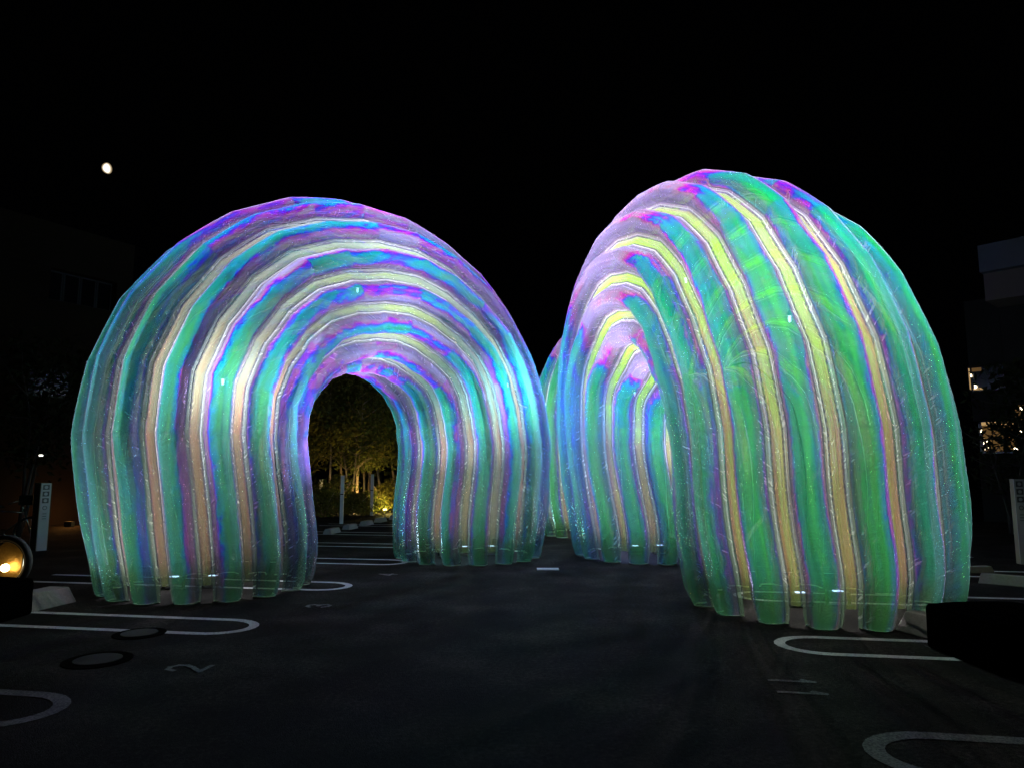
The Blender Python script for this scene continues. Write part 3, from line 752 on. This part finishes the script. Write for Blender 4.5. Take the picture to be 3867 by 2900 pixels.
# ------------------------------------------------------------------ left building
bl = thing('office_building', 'dim brown two storey building behind the left arch with long dark windows', 'building', (0, 0, 0))
c1 = Vector((-12.55, 22.2, 0)); c0 = Vector((-17.0, 14.5, 0)); dirb = (c1 - c0).normalized(); Lb = (c1 - c0).length
nb = Vector((dirb.y, -dirb.x, 0))
rb = math.atan2(dirb.y, dirb.x); HB = 9.0
def bwall(name, s0, s1, z0, z1, off, th, mat, parent):
    c = c0 + dirb * ((s0 + s1) / 2) - nb * (off + th / 2)
    o = MB().box((0, 0, 0), (s1 - s0, th, z1 - z0)).build(name, mat, parent); o.location = (c.x, c.y, (z0 + z1) / 2); o.rotation_euler = (0, 0, rb)
    return o
def s_at(px):                       # distance along the facade where it crosses the pixel column
    k = (px - PW / 2) / FPX / cos(PITCH) if False else pix_dir(px, 1770).x / pix_dir(px, 1770).y
    # c0.x + dx s = k (c0.y + dy s)
    return (k * c0.y - c0.x) / (dirb.x - k * dirb.y)
def z_at(px, py):
    q = c0 + dirb * s_at(px); return at_depth(px, py, q.y).z
winA = (s_at(130), Lb - .5, z_at(130, 1130), z_at(130, 1010)); winB = (s_at(80), s_at(265), z_at(80, 1492), z_at(110, 1375))
bwall('wall', -2, Lb, 0, HB, .35, 6, WALLB, bl)
zs_ = sorted([(0, winB[2]), (winB[3], winA[2]), (winA[3], HB)])
for z0, z1 in zs_: bwall('facade_band', -2, Lb, z0, z1, 0, .34, WALLB, bl)
for wdw in (winA, winB):
    s0, s1, z0, z1 = wdw
    bwall('facade_panel', -2, s0 - .002, z0 + .002, z1 - .002, 0, .338, WALLB, bl)
    if s1 + .002 < Lb: bwall('facade_panel', s1 + .002, Lb, z0 + .002, z1 - .002, 0, .338, WALLB, bl)
    n = 4 if wdw is winA else 2
    for k in range(n):
        a_, b_ = s0 + (s1 - s0) * k / n, s0 + (s1 - s0) * (k + 1) / n
        fr = bwall('window', a_ + .01, b_ - .01, z0 + .01, z1 - .01, .27, .04, DARKM, bl)
        bwall('pane', a_ + .06, b_ - .06, z0 + .07, z1 - .07, .25, .015, GLASSD, fr)
        q = fr.children[0]; q.parent = fr; q.matrix_parent_inverse = fr.matrix_basis.inverted()
# amber wall light on that facade
q = c0 + dirb * (s_at(215)) + nb * .9
t = thing('wall_lantern', 'tiny white light high on the dim orange wall at left', 'lamp', tuple(at_depth(155, 1718, 14.2)))
MB().disc((0, 0, -.02), .035, .03, 12).build('bulb', emis('small_white_light', (1, .95, .85), 4.0), t)
MB().box((0, .05, .02), (.1, .1, .03)).build('bracket', DARKM, t)
t = thing('amber_floodlight', 'amber floodlight on the ground washing the wall at left', 'lamp', (q.x, q.y, 0))
MB().box((0, 0, .08), (.2, .16, .14)).build('housing', DARKM, t)
lo = point((0, 0, .35), 26, (1, .42, .10), .1, t)
tree(-12.2, 17.2, 4.6, 1.5, 'dark small tree in front of the left building', 90, 2200, LEAFD, .09, group='dark trees near the buildings')

# ------------------------------------------------------------------ right building
br = thing('apartment_block', 'dark building at the right edge with pale upper block and lit windows', 'building', (0, 0, 0))
RC = at_depth(3762, 1770, 20.0); RD = Vector((.67, -.745, 0)).normalized(); RN = Vector((-RD.y, RD.x, 0))   # facade corner, run, inward normal
def rface(px, off):
    k = pix_dir(px, 1770).x / pix_dir(px, 1770).y; o = RC + RN * off
    s_ = (k * o.y - o.x) / (RD.x - k * RD.y)
    return s_, o + RD * s_
def rb_box(name, px0, py0, px1, py1, off, th, mat, parent=br):
    px1 = min(px1, 3960)
    (s0, q0), (s1, q1) = rface(px0, off), rface(px1, off)
    zt = at_depth(px0, py0, q0.y).z; zb = at_depth(px0, py1, q0.y).z
    o = MB().box((0, 0, 0), (s1 - s0, th, zt - zb)).build(name, mat, parent)
    c = (q0 + q1) / 2 + RN * th / 2
    o.location = (c.x, c.y, (zt + zb) / 2); o.rotation_euler = (0, 0, math.atan2(RD.y, RD.x))
    if parent is not br: o.matrix_parent_inverse = parent.matrix_basis.inverted()
    return o
Y0 = 0.0
rb_box('upper_block', 3762, 930, 4500, 1030, 0, 7, WALLG)
rb_box('balcony_front', 3776, 1034, 4500, 1138, Y0 + .3, 6.6, plain('brown_panel', (.05, .043, .038), .8, 0, 3, .2))
rb_box('lower_wall', 3825, 1141, 4500, 1780, Y0 + 1.6, 5, WALLD)
rb_box('ground_floor', 3700, 1712, 4400, 2010, Y0 + 2.2, 5, WALLD)
rb_box('bay_wall', 3690, 1141, 3824, 1385, 3.0, 2, WALLD)
rb_box('bay_wall', 3690, 1480, 3824, 1590, 3.0, 2, WALLD)
fr = rb_box('window', 3684, 1386, 3824, 1479, 3.25, .05, GLASSD)
rb_box('window_light', 3687, 1392, 3691, 1474, 3.2, .03, WINWARM, fr)
rb_box('window_light', 3700, 1391, 3736, 1404, 3.2, .03, WINDIM, fr)
rb_box('window_light', 3700, 1466, 3748, 1473, 3.2, .03, WINWARM, fr)
rb_box('bright_lamp', 3693, 1414, 3698, 1424, 3.15, .03, WINHOT, fr)
rb_box('bright_lamp', 3705, 1453, 3714, 1468, 3.15, .03, WINHOT, fr)
fr = rb_box('window', 3708, 1592, 3860, 1712, Y0 + 1.5, .04, DARKM)
rb_box('pane', 3722, 1600, 3850, 1704, Y0 + 1.46, .02, emis('amber_room', (1, .55, .18), .10), fr)
rb_box('ceiling_strip', 3720, 1594, 3852, 1606, Y0 + 1.42, .02, WINWARM, fr)
rb_box('window_bar', 3722, 1634, 3850, 1639, Y0 + 1.42, .02, WINDIM, fr)
for (x_, y_, a_, b_) in ((3714, 1622, 6, 10), (3716, 1650, 8, 8), (3722, 1668, 8, 12), (3734, 1662, 10, 8), (3738, 1684, 9, 10), (3720, 1690, 7, 8), (3746, 1700, 10, 6), (3836, 1690, 14, 8)):
    rb_box('bright_lamp', x_, y_, x_ + a_, y_ + b_, Y0 + 1.4, .015, WINHOT, fr)
fr = rb_box('window', 3852, 1530, 3900, 1640, Y0 + 1.3, .04, WINDIM)
rb_box('bright_lamp', 3863, 1538, 3880, 1552, Y0 + 1.25, .015, WINHOT, fr)
rb_box('bright_lamp', 3861, 1618, 3880, 1636, Y0 + 1.25, .015, WINHOT, fr)
p = at_depth(3790, 1700, 18.0)
tree(p.x, 18.0, 2.7, .75, 'small leafy tree silhouetted against the amber window', 95, 420, LEAFD, .08, group='dark trees near the buildings')
p = at_depth(3870, 1700, 18.3)
tree(p.x + .5, 18.3, 4.4, 1.2, 'dark bushy tree at the right edge in front of the lower wall', 96, 1500, LEAFD, .1, group='dark trees near the buildings')
